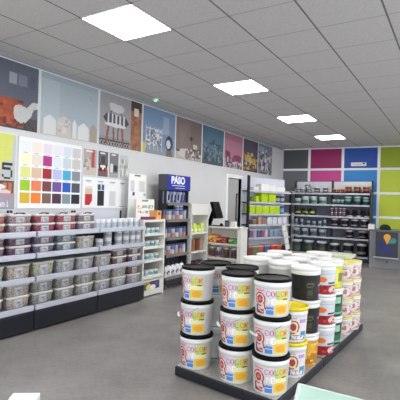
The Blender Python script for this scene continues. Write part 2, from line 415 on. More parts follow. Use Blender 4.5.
p.rect(0, 0, 1, .2, (178, 118, 142)).rect(0, .74, 1, 1, (206, 188, 200)).poly([(.06, .5), (.3, .54), (.36, .86), (.08, .86)], (126, 34, 66)).ell(.7, .68, .25, .1, (150, 60, 96)).rect(.5, .7, .54, .95, (104, 52, 80)).speckle(.1, .68, .98, .98, [(224, 210, 218), (146, 70, 104), (110, 100, 128)], .4, .06).jitter(.05)
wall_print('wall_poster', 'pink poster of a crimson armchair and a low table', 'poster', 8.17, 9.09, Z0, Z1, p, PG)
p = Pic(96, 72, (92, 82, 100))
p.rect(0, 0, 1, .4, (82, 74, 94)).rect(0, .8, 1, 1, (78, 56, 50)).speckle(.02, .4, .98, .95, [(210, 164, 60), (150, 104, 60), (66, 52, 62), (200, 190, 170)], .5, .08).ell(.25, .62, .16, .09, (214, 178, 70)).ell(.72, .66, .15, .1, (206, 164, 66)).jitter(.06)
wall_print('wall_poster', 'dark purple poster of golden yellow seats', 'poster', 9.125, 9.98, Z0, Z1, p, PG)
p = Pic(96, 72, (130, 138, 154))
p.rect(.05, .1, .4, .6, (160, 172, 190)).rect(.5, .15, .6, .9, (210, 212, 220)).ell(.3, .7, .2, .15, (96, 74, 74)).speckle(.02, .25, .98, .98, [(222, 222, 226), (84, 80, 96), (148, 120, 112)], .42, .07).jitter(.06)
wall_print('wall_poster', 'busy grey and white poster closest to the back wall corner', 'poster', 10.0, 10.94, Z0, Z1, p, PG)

# lower prints above the long shelving
p = Pic(110, 84, (190, 192, 190))
p.rect(0, 0, .96, .12, (202, 208, 110)).poly([(0, 0), (.93, 0), (.95, .2), (.93, .36), (.84, .52), (0, .6)], (204, 210, 104))
p.poly([(.77, .56), (.79, .38), (.84, .36), (.98, .36), (.98, .62), (.79, .62)], (182, 184, 186)).text(.80, .385, .155, .215, '5', (26, 30, 36))
p.rect(.0, .62, .98, .78, (96, 56, 44)).rect(.82, .64, .88, .77, (176, 108, 70)).rect(.90, .64, .95, .77, (176, 108, 70))
p.ell(.76, .70, .10, .035, (222, 218, 216)).ell(.82, .77, .12, .035, (214, 196, 198)).rect(0, .79, 1, 1, (150, 150, 162)).rect(0, .79, 1, .86, (170, 140, 152)).text(.70, .885, .045, .075, 'wami', (222, 222, 228), .25).jitter(.03)
wall_print('wall_poster', 'yellow green poster with a large black 5 over a brown crate', 'poster', 2.22, 3.08, 1.30, 2.18, p)
sw = [[(226, 230, 236), (232, 222, 214), (222, 212, 226), (222, 224, 230), (205, 215, 224), (200, 196, 200)],
      [(236, 234, 196), (224, 216, 200), (176, 40, 130), (216, 226, 230), (192, 208, 212), (198, 192, 192)],
      [(216, 220, 130), (214, 184, 152), (160, 14, 34), (176, 186, 224), (60, 166, 200), (132, 138, 148)],
      [(150, 190, 26), (226, 122, 78), (112, 52, 56), (108, 74, 150), (16, 84, 184), (72, 76, 88)],
      [(206, 172, 24), (232, 124, 26), (118, 92, 76), (74, 26, 66), (126, 144, 148), (20, 20, 34)]]
p = Pic(120, 106, (234, 235, 238))
for r in range(5):
    for c in range(6):
        x0 = .025 + c * .162; y0 = .045 + r * .185
        p.rect(x0, y0, x0 + .145, y0 + .150, sw[r][c])
        if r < 4: p.rect(x0 + .03, y0 + .160, x0 + .10, y0 + .168, (150, 150, 156))
wall_print('colour_chart', 'white colour chart with thirty painted swatches in a grid', 'colour chart', 3.11, 4.085, 1.32, 2.175, p)
p = Pic(120, 52, (236, 236, 236))
p.rect(.05, .28, .19, .36, (226, 216, 208)).rect(.05, .36, .19, .56, (208, 190, 172)).poly([(.05, .56), (.19, .56), (.19, .78), (.14, .92), (.05, .92)], (188, 26, 34))
p.rect(.30, .22, .37, .40, (44, 84, 78)).rect(.38, .22, .44, .40, (44, 78, 160)).rect(.30, .43, .44, .94, (22, 24, 40))
p.rect(.56, .42, .70, .94, (206, 207, 208)).rect(.80, .5, .94, .93, (228, 228, 229))
for a in (.05, .30, .56, .80): p.rect(a, .10, a + .12, .13, (150, 160, 170)); p.rect(a + .02, .16, a + .10, .18, (190, 190, 190))
p.rect(.78, .94, .95, .96, (120, 120, 130))
wall_print('finish_board', 'white board with red, navy and grey finish samples', 'sample board', 4.11, 5.06, 1.33, 1.765, p)
def small(pic, name, label, y0, y1): wall_print(name, label, 'photo print', y0, y1, 1.78, 2.16, pic, 'small interior photo prints over the finish board', thick=.01)
p = Pic(40, 56, (170, 160, 158)); p.rect(.6, 0, .85, .75, (170, 74, 66)).rect(0, .7, 1, 1, (196, 186, 176)).speckle(0, .3, .6, .8, [(146, 130, 126), (200, 190, 184)], .5, .1).rect(.2, .05, .7, .1, (226, 226, 226))
small(p, 'photo_print', 'small photo print of a room with a red wall', 4.11, 4.37)
p = Pic(40, 56, (92, 92, 94)); p.rect(0, .55, 1, .72, (226, 222, 218)).rect(0, .8, 1, .86, (176, 52, 44)).rect(.3, .2, .7, .5, (50, 48, 50)).speckle(.05, .5, .95, .8, [(40, 30, 30), (190, 60, 50)], .4, .14).rect(.2, .05, .7, .1, (226, 226, 226))
small(p, 'photo_print', 'small dark photo print with a red striped shelf', 4.39, 4.60)
p = Pic(40, 56, (112, 112, 116)); p.rect(.5, .5, .9, .75, (34, 34, 38)).rect(.1, .45, .4, .8, (214, 214, 212)).rect(0, .82, 1, 1, (160, 160, 158)).rect(.2, .05, .7, .1, (226, 226, 226))
small(p, 'photo_print', 'small grey photo print with a dark cabinet', 4.62, 4.82)
p = Pic(40, 56, (190, 192, 190)); p.speckle(0, .2, 1, .95, [(168, 170, 166), (214, 214, 212), (140, 150, 140)], .4, .12)
small(p, 'photo_print', 'small pale grey photo print at the end of the row', 4.84, 5.05)

# ================================================================== LONG SHELVING with sample boxes
SX = -3.90
modules = [(2.045, 2.985, 'nearest the viewer'), (2.985, 3.925, 'in the middle of the run'), (3.925, 4.865, 'beside the white rack')]
decks = [1.085, .85, .595, .285]
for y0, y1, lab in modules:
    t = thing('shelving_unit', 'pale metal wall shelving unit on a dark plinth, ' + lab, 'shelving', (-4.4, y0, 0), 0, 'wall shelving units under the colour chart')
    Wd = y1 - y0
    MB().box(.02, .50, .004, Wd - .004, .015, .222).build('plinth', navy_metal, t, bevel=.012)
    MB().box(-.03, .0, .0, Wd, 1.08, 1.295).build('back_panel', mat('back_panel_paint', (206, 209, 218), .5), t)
    MB().box(-.03, .0, .0, Wd, .015, 1.079).build('back_panel', mat('shaded_navy_back_panel', (58, 64, 82), .5), t)  # navy lower panel, its colour darkened for the shadow between the shelves
    for yy in (.012, Wd - .030): MB().box(-.001, .018, yy, yy + .018, .2, 1.295).build('upright', navy_metal, t)
    for k, z in enumerate(decks):
        o = MB().box(.0, .47, .006, Wd - .006, z - .032, z - .012).build('shelf', mat('shelf_navy_underside', (92, 98, 116), .45), t)
        m = MB(); m.box(.47, .50, .016, Wd - .006, z - .058, z)
        m.build('price_rail', shelf_metal, o, bevel=.006)

BW, BD = .268, .34
def bin_mesh(h):
    lh = .016
    b_ = MB(); k = BW; rs = []
    b_.loft([rrect(BD * .93, k * .90, .03, 0), rrect(BD * .95, k * .93, .03, .006), rrect(BD * .99, k * .975, .03, h - lh - .004)])
    l_ = MB(); z = h - lh
    l_.loft([rrect(BD * 1.0, k, .03, z - .006), rrect(BD * 1.02, k * 1.02, .032, z - .004), rrect(BD * 1.02, k * 1.02, .032, z + lh * .7), rrect(BD * .98, k * .98, .03, z + lh), rrect(BD * .90, k * .90, .03, z + lh), rrect(BD * .88, k * .88, .03, z + lh * .6)])
    return b_.mesh('body', flake_mat((150, 150, 150))), l_.mesh('lid', mat('frosted_lid', (208, 208, 204), .4))
def bin_label(h):
    p = Pic(16, 12, (176, 177, 182)); p.rect(.05, .1, .95, .22, (206, 206, 210)).speckle(.1, .3, .9, .9, [(150, 150, 158), (196, 196, 200), (120, 120, 130)], .4, .09)
    y = .052; z0, z1 = .012, h - .028
    def fn(u, v):
        t = 1 - v; z = z0 + (z1 - z0) * t
        return (BD / 2 * (.952 + .038 * t) + .0022, -y + 2 * y * u - .01, z)
    return p.mesh('label', fn)
BIN = {}
for h in (.098, .128, .155): BIN[h] = bin_mesh(h) + (bin_label(h),)
clip = MB(); clip.tube([(.17, -.05, 0), (.178, -.05, .012), (.178, .05, .012), (.17, .05, 0)], .006).box(.150, .172, -.06, -.035, -.004, .006).box(.150, .172, .035, .06, -.004, .006)
CLIP = clip.mesh('handle', mat('maroon_handle', (92, 34, 38), .4))
BINP = None
def sample_box(y, z, h, color, label, group, handle=False, x=-4.125):
    global BINP
    body, lid, lab = BIN[h]
    t = thing('storage_box', label, 'storage box', (x, y, z), random.uniform(-.02, .02), group)
    o = link('body', body, t); o.material_slots[0].link = 'OBJECT'; o.material_slots[0].material = flake_mat(color)
    link('lid', lid, t); link('label', lab, t)
    if handle:
        q = link('handle', CLIP, t, loc=(-.03, random.uniform(-.05, .05), h))
    return t
P0 = 2.52; PITCH = .3118
cn = lambda i: ORD[i] + ' stack from the near end'
rowsB = [
 ('top shelf', 1.079, .098, [((172, 108, 98), 'orange-red', 2), ((148, 126, 134), 'mauve-grey', 2), ((148, 72, 88), 'crimson', 2), ((162, 84, 98), 'rose', 2), ((132, 118, 128), 'dusky grey', 2)]),
 ('second shelf', .844, .098, [((140, 116, 132), 'greyish pink', 2), ((104, 80, 100), 'plum', 2), ((110, 98, 122), 'violet-grey', 2), ((104, 122, 130), 'teal-grey', 2), ((166, 160, 144), 'beige', 1)]),
 ('third shelf', .589, .155, [((176, 180, 166), 'pale green', 1), ((176, 164, 152), 'sand', 1), ((172, 172, 146), 'olive-beige', 1), ((152, 153, 158), 'silver-grey', 1), ((158, 156, 158), 'light grey', 1), ((160, 152, 144), 'warm grey', 1), ((112, 84, 86), 'brown', 2), ((106, 84, 90), 'maroon-brown', 2)]),
 ('lowest shelf', .279, .128, [((158, 152, 140), 'stone', 2), ((172, 158, 148), 'pinkish beige', 2), ((136, 138, 132), 'green-grey', 2), ((140, 138, 130), 'khaki-grey', 2), ((154, 150, 144), 'oatmeal', 2), ((160, 158, 154), 'pale stone', 2), ((166, 164, 160), 'off-white', 2), ((150, 148, 150), 'grey', 2)])]
for rn, z, h, L_ in rowsB:
    for i, (c, nm, n) in enumerate(L_):
        hh = h
        if rn == 'third shelf' and n == 2: hh = .098
        if rn == 'second shelf' and n == 1: hh = .155
        for k in range(n):
            pos = '' if n == 1 else ('lower ' if k == 0 else 'upper ')
            cc = c; nn = nm
            if rn == 'lowest shelf' and i == 7 and k == 1: cc = (120, 84, 76); nn = 'brown'
            sample_box(P0 + i * PITCH, z + k * (hh + .001) - .006, hh, cc, f'{pos}white-lidded box of {nn} flakes, {cn(i)} on {rn}', f'sample boxes on the {rn}', handle=(k == n - 1 and rn in ('top shelf', 'second shelf') and i != 0))

# generic round tubs and cans ------------------------------------------------
_T = {}
def tub_mesh(r, h, band, seg=20, lidh=.16, taper=.93):
    key = (r, h, band, lidh, taper)
    if key in _T: return _T[key]
    b_ = MB().lathe([(r * taper * .96, 0), (r * taper, h * .02), (r * .97, h * (1 - lidh))], seg)
    l_ = MB().lathe([(r * .98, h * (1 - lidh) - .002), (r, h * (1 - lidh)), (r, h * .96), (r * .96, h), (r * .86, h), (r * .84, h * .985)], seg)
    za, zb = band; t0, t1 = za / (1 - lidh), zb / (1 - lidh)
    r0 = r * (taper + (.97 - taper) * t0); r1 = r * (taper + (.97 - taper) * t1)
    g = MB(); n = 14; fn = cyl_map(r0, r1, h * za, h * zb, 2.2, .0018)
    g.add([fn(i / n, j) for j in (0, 1) for i in range(n + 1)], [(i, n + 1 + i, n + 2 + i, i + 1) for i in range(n)], 0, True)
    _T[key] = (b_.mesh('body', white_plastic), l_.mesh('lid', white_plastic), g.mesh('label', white_plastic))
    return _T[key]
def setm(o, m): o.material_slots[0].link = 'OBJECT'; o.material_slots[0].material = m
def tub(name, cat, label, group, x, y, z, r, h, body, lid, mark, face=0.0, band=(.2, .7), lidh=.16, taper=.93):
    t = thing(name, label, cat, (x, y, z), face, group)
    B, Lm, G = tub_mesh(r, h, band, 20, lidh, taper)
    setm(link('body', B, t), mat('tub_plastic', body, .4)); setm(link('lid', Lm, t), mat('tub_lid', lid, .4)); setm(link('label', G, t), mat('tub_label', mark, .5))
    return t
FACE = -.9
ys = [3.975, 4.075, 4.18, 4.295, 4.41, 4.52, 4.635, 4.76]
for i, y in enumerate(ys):
    tub('paint_tub', 'tub', f'small white tub with grey label on top shelf, {ORD[i]} from the boxes', 'small white tubs on the top shelf', -4.02, y, 1.073, .047, .125, (226, 228, 230), (232, 234, 236), (170, 184, 196), FACE, (.15, .6))
for i, (y, n) in enumerate([(4.035, 1), (4.195, 2), (4.395, 2), (4.545, 2), (4.68, 2), (4.80, 2)]):
    for k in range(n):
        tub('paint_can', 'can', f'{"single" if n == 1 else ("lower", "upper")[k]} small white can with grey band, {ORD[i]} pile on second shelf', 'small white cans on the second shelf', -4.02, y, .838 + k * .1005, .055, .1, (214, 216, 218), (228, 230, 232), (150, 154, 162), FACE, (.2, .6), .14, 1.0 * .97)

# ================================================================== white rack between long shelving and brand stand
t = thing('display_rack', 'narrow white rack of jars at the end of the long shelving', 'rack', (-4.4, 4.90, 0))
Wd = .54
for yy in (.0, Wd - .03): MB().box(0, .42, yy, yy + .03, 0, 1.17).build('side_panel', cream_metal, t, bevel=.004)
MB().box(.0, .02, .03, Wd - .03, .0, 1.15).build('back_panel', mat('shaded_rack_back', (150, 152, 152), .5), t)  # back greyed so its colour carries the shade inside the rack
for z in (1.165, .955, .755, .555, .305):
    MB().box(.02, .425, .031, Wd - .031, z - .035, z).build('shelf', cream_metal, t, bevel=.004)
MB().box(.02, .41, .031, Wd - .031, .02, .255).build('plinth', cream_metal, t)
p = Pic(40, 20, (72, 64, 108)); p.ell(.3, .7, .2, .35, (220, 210, 120)).ell(.55, .75, .2, .3, (236, 236, 230)).rect(0, 0, .35, .3, (170, 150, 70)).ell(.8, .4, .12, .2, (100, 90, 150))
MB().box(.4105, .413, .06, .44, .10, .235).build('sign_board', white_plastic, t)
link('plinth_sign', p.mesh('plinth_sign', lambda u, v: (.4145, .065 + u * .37, .23 - v * .125)), t)
sh = ['top inner shelf', 'second inner shelf', 'third inner shelf', 'bottom shelf']
for si, z in enumerate((.955, .755, .555, .305)):
    for k in range(4):
        c = [(96, 140, 150), (150, 180, 184), (120, 160, 168)][(si + k) % 3]
        tub('paint_jar', 'jar', f'small teal-labelled jar in white rack, {ORD[k]} from near side, {sh[si]}', 'jars in the white rack', -4.08, 4.995 + k * .115, z, .045, .085, (216, 224, 224), (236, 238, 238), c, FACE, (.1, .6))

def booklet_board(t, W, H, z, x, cols_, seed):
    p = Pic(60, 44, (236, 236, 232)); rs = random.Random(seed)
    p.rect(.3, .02, .65, .08, (110, 112, 90)).rect(.5, .1, .51, .95, (210, 210, 208))
    for c, (a, b_, c_, d) in cols_: p.rect(a, b_, c_, d, c)
    return p
t = thing('leaflet_holder', 'white leaflet board standing at the back of the white rack top', 'leaflet holder', (-4.30, 5.13, 1.165))
MB().box(-.05, .03, -.20, .20, 0, .02).build('base', white_plastic, t)
MB().box(-.02, -.008, -.21, .21, .02, .70).build('board', white_plastic, t, bevel=.003)
p = booklet_board(t, 0, 0, 0, 0, [((200, 200, 214), (.08, .3, .3, .8)), ((90, 80, 130), (.2, .82, .34, .98)), ((206, 208, 206), (.58, .3, .92, .8)), ((170, 176, 170), (.85, .86, .97, .97))], 1)
link('leaflets', p.mesh('leaflets', lambda u, v: (-.0065, -.205 + .41 * u, .695 - .34 * v)), t)
t = thing('leaflet_tray', 'lower tray of orange and green leaflets on the white rack', 'leaflet tray', (-4.16, 5.15, 1.165))
MB().box(-.06, .05, -.21, .21, 0, .015).build('base', white_plastic, t)
MB().box(-.01, .0, -.22, .22, .015, .31).build('board', white_plastic, t, bevel=.003)
p = Pic(60, 40, (234, 232, 226)); p.rect(.06, .3, .3, .5, (222, 176, 136)).rect(.34, .3, .6, .46, (150, 186, 176)).rect(.64, .28, .94, .5, (186, 196, 190)).rect(.06, .58, .3, .72, (226, 196, 160)).rect(.36, .6, .94, .74, (176, 190, 184)).rect(.3, .02, .65, .1, (110, 112, 90)).speckle(.06, .3, .94, .75, [(238, 236, 230), (120, 140, 130)], .2, .05)
link('leaflets', p.mesh('leaflets', lambda u, v: (.0015, -.215 + .43 * u, .305 - .29 * v)), t)
o = MB().box(-.04, .04, -.13, .13, 0, .045).build('book', mat('magenta_cover', (128, 44, 92), .4), bevel=.004, loc=(-4.045, 5.08, 1.1655)); tag(o, 'magenta covered book lying at the edge of the white rack', 'book')
t = thing('carton', 'orange open carton on the far corner of white rack', 'carton', (-4.12, 5.34, 1.165), .15)
m = MB(); m.box(-.08, .08, -.075, .075, 0, .14).build('body', mat('orange_card', (222, 158, 90), .6), t, bevel=.003)
MB().box(.0805, .082, -.03, .03, .07, .11).build('printed_mark', mat('brown_ink', (110, 60, 40), .6), t)
MB().add([(-.08, -.07, .141), (-.08, .07, .141), (-.11, .07, .20), (-.11, -.07, .20), (-.083, -.07, .141), (-.083, .07, .141), (-.113, .07, .20), (-.113, -.07, .20)], [(0, 1, 2, 3), (7, 6, 5, 4), (0, 3, 7, 4), (1, 5, 6, 2), (3, 2, 6, 7), (0, 4, 5, 1)]).build('flap', mat('pale_card', (226, 214, 190), .6), t)

# ================================================================== black branded stand
t = thing('display_stand', 'black wheeled display stand with blue PASO header', 'display stand', (-4.25, 5.59, 0))
Wd = .67; D = .20
for yy in (.0, Wd - .03): MB().box(0, .04, yy, yy + .03, .1, 1.64).build('upright', dark_metal, t)
for yy in (.0, Wd - .02): MB().box(.04, D * .8, yy, yy + .02, .1, 1.64).build('side_panel', dark_metal, t)
MB().box(.0, .02, .03, Wd - .03, .1, 1.64).build('back_panel', mat('stand_black', (28, 30, 36), .5), t)
hd = MB().box(0, D - .02, -.01, Wd + .01, 1.64, 1.90).build('header', mat('charcoal_header', (74, 76, 82), .5), t, bevel=.004)
MB().box(D - .0195, D - .012, -.005, Wd + .005, 1.645, 1.895).build('header_face', mat('royal_blue', (22, 40, 150), .4), hd)
def text3d(s, size, mat_, parent, name, origin, yaxis=True, bold=0.0, ext=.002):
    cu = bpy.data.curves.new('t', 'FONT'); cu.body = s; cu.size = size; cu.extrude = ext; cu.offset = bold
    tmp = bpy.data.objects.new('t', cu); COL.objects.link(tmp)
    dg = bpy.context.evaluated_depsgraph_get(); me = bpy.data.meshes.new_from_object(tmp.evaluated_get(dg)); bpy.data.objects.remove(tmp)
    for v in me.vertices:
        x, y, z = v.co; v.co = (origin[0] + z, origin[1] + x, origin[2] + y)
    me.materials.clear(); me.materials.append(mat_); me.name = name
    return link(name, me, parent)
text3d('PASO', .165, mat('white_ink', (240, 242, 250), .4), hd, 'lettering', (D - .009, .09, 1.755), bold=.006)
MB().box(D - .0115, D - .009, .225, .275, 1.876, 1.888).build('accent_mark', mat('white_ink', (240, 242, 250), .4), hd)
MB().box(D - .0115, D - .009, .12, .50, 1.715, 1.725).build('tagline', mat('white_ink', (240, 242, 250), .4), hd)
MB().box(D - .0115, D - .009, .22, .50, 1.675, 1.683).build('tagline', mat('white_ink', (240, 242, 250), .4), hd)
lipm = mat('brown_grey_rail', (120, 112, 110), .5)
lev = [1.42, 1.14, .84, .56, .19]
for z in lev:
    o = MB().box(.02, D - .01, .02, Wd - .02, z - .02, z).build('shelf', dark_metal, t)
    MB().box(D - .01, D, .0, Wd, z - .03, z + .02).build('shelf_rail', lipm, o)
MB().box(.0, D, .0, Wd, .09, .15).build('base', dark_metal, t, bevel=.01)
for x in (.06, D - .05):
    for y in (.06, Wd - .06):
        c = MB(); c.tube([(x, y - .012, .035), (x, y + .012, .035)], .034, 14).build('caster', mat('grey_rubber', (130, 130, 134), .5), t)
        
        
for i in range(7):
    c = [(60, 84, 160), (196, 200, 214), (70, 90, 150)][i % 3]
    t = thing('brush_pack', f'blue and white brush pack under the PASO header, {ORD[i]} from near side', 'brush pack', (-4.14, 5.615 + i * .095, 1.42), 0, 'brush packs under the header')
    MB().box(-.012, .0, -.034, .034, 0, .20).build('card', mat('pack_card', (206, 208, 222) if i % 2 else (150, 158, 190), .5), t)
    MB().tube([(.012, 0, .03), (.014, .008, .15)], .014, 8).build('handle', mat('pack_blue', (38, 46, 100), .4), t)
    MB().box(.0005, .022, -.024, .024, .005, .055).build('bristles', mat('pack_bristle', c, .7), t)
rn_ = ['second level', 'third level', 'fourth level']
for li, z in enumerate((1.14, .84, .56)):
    for i in range(6):
        c = [(92, 104, 150), (150, 156, 182), (84, 96, 140), (170, 174, 194)][(i + li) % 4]; mk = [(178, 120, 108), (196, 192, 190), (168, 150, 146)][(i + li) % 3]
        tub('sealant_tin', 'tin', f'blue and grey tin, {ORD[i]} from near side on {rn_[li]} of PASO stand', 'blue tins on the black stand', -4.13, 5.62 + i * .112, z, .047, .18, c, (62, 72, 112), mk, FACE, (.1, .5), .12, .97)
        if li == 0 and i in (3, 4):
            tub('sealant_tin', 'tin', f'pale tin stacked above the {ORD[i]} tin on PASO stand', 'pale tins stacked on the black stand', -4.13, 5.62 + i * .112, z + .1805, .045, .075, (214, 216, 230), (110, 100, 170), (120, 110, 180), FACE, (.1, .6), .12, .97)
for i in range(5):
    x, y = -4.13, 5.63 + i * .13
    t = thing('bottle', f'white bottle with dark cap at foot of PASO stand, {ORD[i]} from near side', 'bottle', (x, y, .19), FACE, 'white bottles at the foot of the black stand')
    MB().loft([rrect(.08, .10, .02, 0), rrect(.085, .105, .022, .01), rrect(.085, .105, .022, .15), rrect(.05, .06, .02, .19), rrect(.03, .03, .014, .20)]).build('body', white_plastic, t)
    MB().lathe([(.019, .2), (.019, .235), (.014, .24)], 12).build('cap', mat('navy_cap', (40, 44, 84), .4), t)
    g = Pic(8, 10, (214, 214, 222)); g.rect(.1, .4, .5, .8, (120, 60, 90)).rect(.55, .2, .9, .5, (60, 60, 110))
    link('label', g.mesh('label', lambda u, v: (.0437, -.035 + .07 * u, .13 - .1 * v)), t)

# ================================================================== low white rack, counter
t = thing('display_rack', 'low white rack with lime packets between the black stand and the till counter', 'rack', (-4.42, 6.36, 0))
Wd = .60
for yy in (0, Wd - .02): MB().box(0, .34, yy, yy + .02, 0, 1.22).build('side_panel', cream_metal, t)
MB().box(.0, .02, .02, Wd - .02, 0, 1.22).build('back_panel', cream_metal, t)
MB().box(.0, .34, .0, Wd, 1.22, 1.42).build('header', cream_metal, t, bevel=.005)
for z in (.90, .56, .2): MB().box(.02, .345, .021, Wd - .021, z - .03, z).build('shelf', cream_metal, t)
for i in range(4):
    t = thing('packet', f'lime green packet on the low white rack, {ORD[i]} from near side', 'packet', (-4.17, 6.47 + i * .125, .90), 0, 'lime packets')
    c = [(176, 204, 50), (206, 214, 120)][i % 2]
    MB().loft([rrect(.09, .10, .015, 0), rrect(.10, .11, .02, .05), rrect(.05, .11, .01, .13 + .03 * (i % 2))]).build('bag', mat('lime_foil', c, .4), t)
    MB().box(.042, .051, -.03, .03, .03, .06).build('label', mat('label_white', (232, 234, 220), .5), t)
for i in range(3):
    o = MB().loft([rrect(.08, .09, .01, 0), rrect(.08, .09, .01, .22)]).build('carton', mat('brown_carton', [(150, 96, 66), (92, 56, 50), (170, 130, 100)][i], .6), loc=(-4.16, 6.53 + i * .14, .56))
    tag(o, f'{["tan", "dark brown", "sand"][i]} carton upright on the low white rack', 'carton', 'brown cartons on the low rack')
for i in range(3):
    tub('paint_tub', 'tub', f'dark red tub low on white rack by black stand, {ORD[i]} from near side', 'dark red tubs low on the white rack', -4.17, 6.48 + i * .17, .2, .065, .17, (120, 36, 42), (40, 36, 40), (196, 180, 176), FACE)

CY = 7.0
t = thing('till_counter', 'white till counter with open shelves facing the shop', 'counter', (-4.20, CY, 0))
cw = .80; cd = .27
MB().box(0, .03, 0, cd, 0, .97).build('side_panel', cream_metal, t); MB().box(cw - .08, cw, 0, cd, 0, .972).build('end_pillar', cream_metal, t, bevel=.004)
MB().box(-.0, cw + .01, -.01, cd + .01, .975, 1.005).build('worktop', cream_metal, t, bevel=.004)
MB().box(.03, cw - .08, cd - .02, cd, 0, .97).build('back_panel', cream_metal, t)
for z in (.69, .42, .1): MB().box(.03, cw - .08, .01, cd - .02, z - .03, z).build('shelf', cream_metal, t)
items = [('orange carton of sachets', (220, 140, 66), .05, .22, .15), ('red and brown snack carton', (150, 60, 44), .25, .22, .11), ('second red carton', (170, 76, 50), .0, 0, 0), ('green carton', (70, 130, 56), .52, .18, .10)]
for nm, c, x0, w_, h_ in items:
    if not w_: continue
    t = thing('carton', f'{nm} on the upper counter shelf', 'carton', (-4.20 + x0 + .0 + w_ / 2, CY + .12, .69), 0, 'cartons on the counter shelf')
    m = MB(); m.box(-w_ / 2, w_ / 2, -.08, .08, 0, h_).build('body', mat('carton_card', c, .6), t, bevel=.004)
    g = Pic(12, 8, tuple(min(255, v * 1.25 + 20) for v in c)); g.speckle(0, 0, 1, 1, [tuple(v * .5 for v in c), (226, 206, 180), c], .5, .15)
    link('label', g.mesh('label', lambda u, v: (-w_ / 2 * .85 + w_ * .85 * u, -.0815, h_ * .85 - h_ * .7 * v)), t)
for i, (x, c) in enumerate([(-4.06, (128, 70, 66)), (-3.76, (104, 56, 52)), (-3.60, (112, 60, 56)), (-3.92, (150, 152, 160))]):
    tub('jar', 'jar', ['brown jar nearest the rack side of lower counter shelf', 'brown jar in the middle of lower counter shelf', 'brown jar by the counter pillar on lower shelf', 'grey jar between brown jars on lower counter shelf'][i], 'jars on the lower counter shelf', x, CY + .12, .42, .055, .19, c, (206, 198, 190), (70, 50, 56), -PI / 2, (.15, .6))
t = thing('monitor', 'black monitor seen from behind on the till counter', 'monitor', (-4.07, CY + .13, 1.005), 0)
MB().box(-.11, .20, -.10, .10, 0, .015).build('base', black_plastic, t, bevel=.004)
m = MB(); m.add([(-.13, -.03, .01), (-.06, -.03, .01), (.05, -.03, .30), (-.01, -.03, .34), (-.13, .03, .01), (-.06, .03, .01), (.05, .03, .30), (-.01, .03, .34)], [(0, 1, 2, 3), (7, 6, 5, 4), (0, 4, 5, 1), (1, 5, 6, 2), (2, 6, 7, 3), (3, 7, 4, 0)]).build('arm', black_plastic, t)
m = MB(); m.add([(.02, -.20, .46), (.075, -.20, .47), (.18, -.20, .16), (.125, -.20, .14), (.02, .20, .46), (.075, .20, .47), (.18, .20, .16), (.125, .20, .14)], [(0, 3, 2, 1), (4, 5, 6, 7), (0, 1, 5, 4), (1, 2, 6, 5), (2, 3, 7, 6), (3, 0, 4, 7)])
for i, v in enumerate(m.v): m.v[i] = (v[0] - .03, v[1] * .7, v[2])
m.build('screen', black_plastic, t, bevel=.006)
tub('mug', 'mug', 'dark teal mug on the till counter', None, -3.76, CY + .12, 1.005, .045, .12, (34, 60, 72), (28, 44, 54), (60, 96, 104), -PI / 2)
o = MB().lathe([(.03, 0), (.034, .03), (.02, .06)], 14).build('stapler', black_plastic, loc=(-3.87, CY + .1, 1.005)); tag(o, 'small black desk gadget beside the teal mug', 'desk gadget')
o = MB().box(-.05, .05, -.03, .03, 0, .10).build('card_box', white_plastic, bevel=.003, loc=(-3.62, CY + .12, 1.005)); tag(o, 'white card box beside the mug on the till counter', 'box')
# picture inside the back room
t = thing('picture_frame', 'tall dark framed picture seen through the doorway', 'picture', (-4.96, 10.2, 1.0))
MB().box(-.17, .10, -.03, -.0005, 0, .72).build('frame', mat('dark_brown_frame', (56, 42, 42), .5), t)
g = Pic(14, 30, (196, 190, 186)); g.rect(.1, .1, .9, .3, (150, 130, 120)).rect(.1, .48, .9, .52, (60, 46, 46)).speckle(.1, .55, .9, .95, [(130, 90, 86), (200, 190, 180)], .5, .15)
link('picture', g.mesh('picture', lambda u, v: (-.13 + .19 * u, -.0315, .68 - .64 * v)), t)

# ================================================================== angled lime shelving in the corner
AD = math.radians(20)
LX, LY = -4.19, 9.0
t = thing('shelving_unit', 'dark shelving unit of lime green tubs angled into the corner', 'shelving', (LX, LY, 0), -AD)
LL = 1.54; DD = .26           # local y along the run, local -x towards the wall
MB().box(-DD - .02, -DD, .0, LL, 0, 2.10).build('back_panel', mat('pale_back_panel', (206, 210, 222), .5), t)
MB().box(-.05, .0, -.03, .02, 0, 2.12).build('upright', navy_metal, t); MB().box(-.05, .0, LL - .05, LL, 0, 1.80).build('upright', navy_metal, t)
LZ = [1.775, 1.505, 1.226, .97, .66]
for z in LZ + [.2]:
    o = MB().box(-DD, -.02, .02, LL - .05, z - .03, z - .005).build('shelf', navy_metal, t)
    MB().box(-.02, .0, .02, LL - .05, z - .045, z).build('price_rail', shelf_metal, o)
MB().box(-DD, -.02, .02, LL, 0, .12).build('plinth', navy_metal, t)
def lime(u, v, z): return (LX + v * math.cos(AD) + u * math.sin(AD), LY - v * math.sin(AD) + u * math.cos(AD), z)
for i, (u, h_, w_) in enumerate([(.26, .09, .17), (.58, .17, .30), (.86, .15, .24), (1.15, .12, .30)]):
    o = MB().box(-.09, .09, -w_ / 2, w_ / 2, 0, h_).build('carton', white_plastic, bevel=.01, loc=lime(u, -.12, 1.772), rz=-AD)
    tag(o, f'white carton on top of the lime shelving, {ORD[i]} from the doorway', 'carton', 'white cartons on top of the corner shelving')
LIME = (176, 206, 20)
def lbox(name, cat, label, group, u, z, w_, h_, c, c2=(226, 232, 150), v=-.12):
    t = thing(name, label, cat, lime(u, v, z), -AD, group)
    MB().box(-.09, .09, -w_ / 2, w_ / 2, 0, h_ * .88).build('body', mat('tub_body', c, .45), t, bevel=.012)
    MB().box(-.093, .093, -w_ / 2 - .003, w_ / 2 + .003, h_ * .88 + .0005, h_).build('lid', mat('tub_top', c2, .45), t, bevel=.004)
    return t
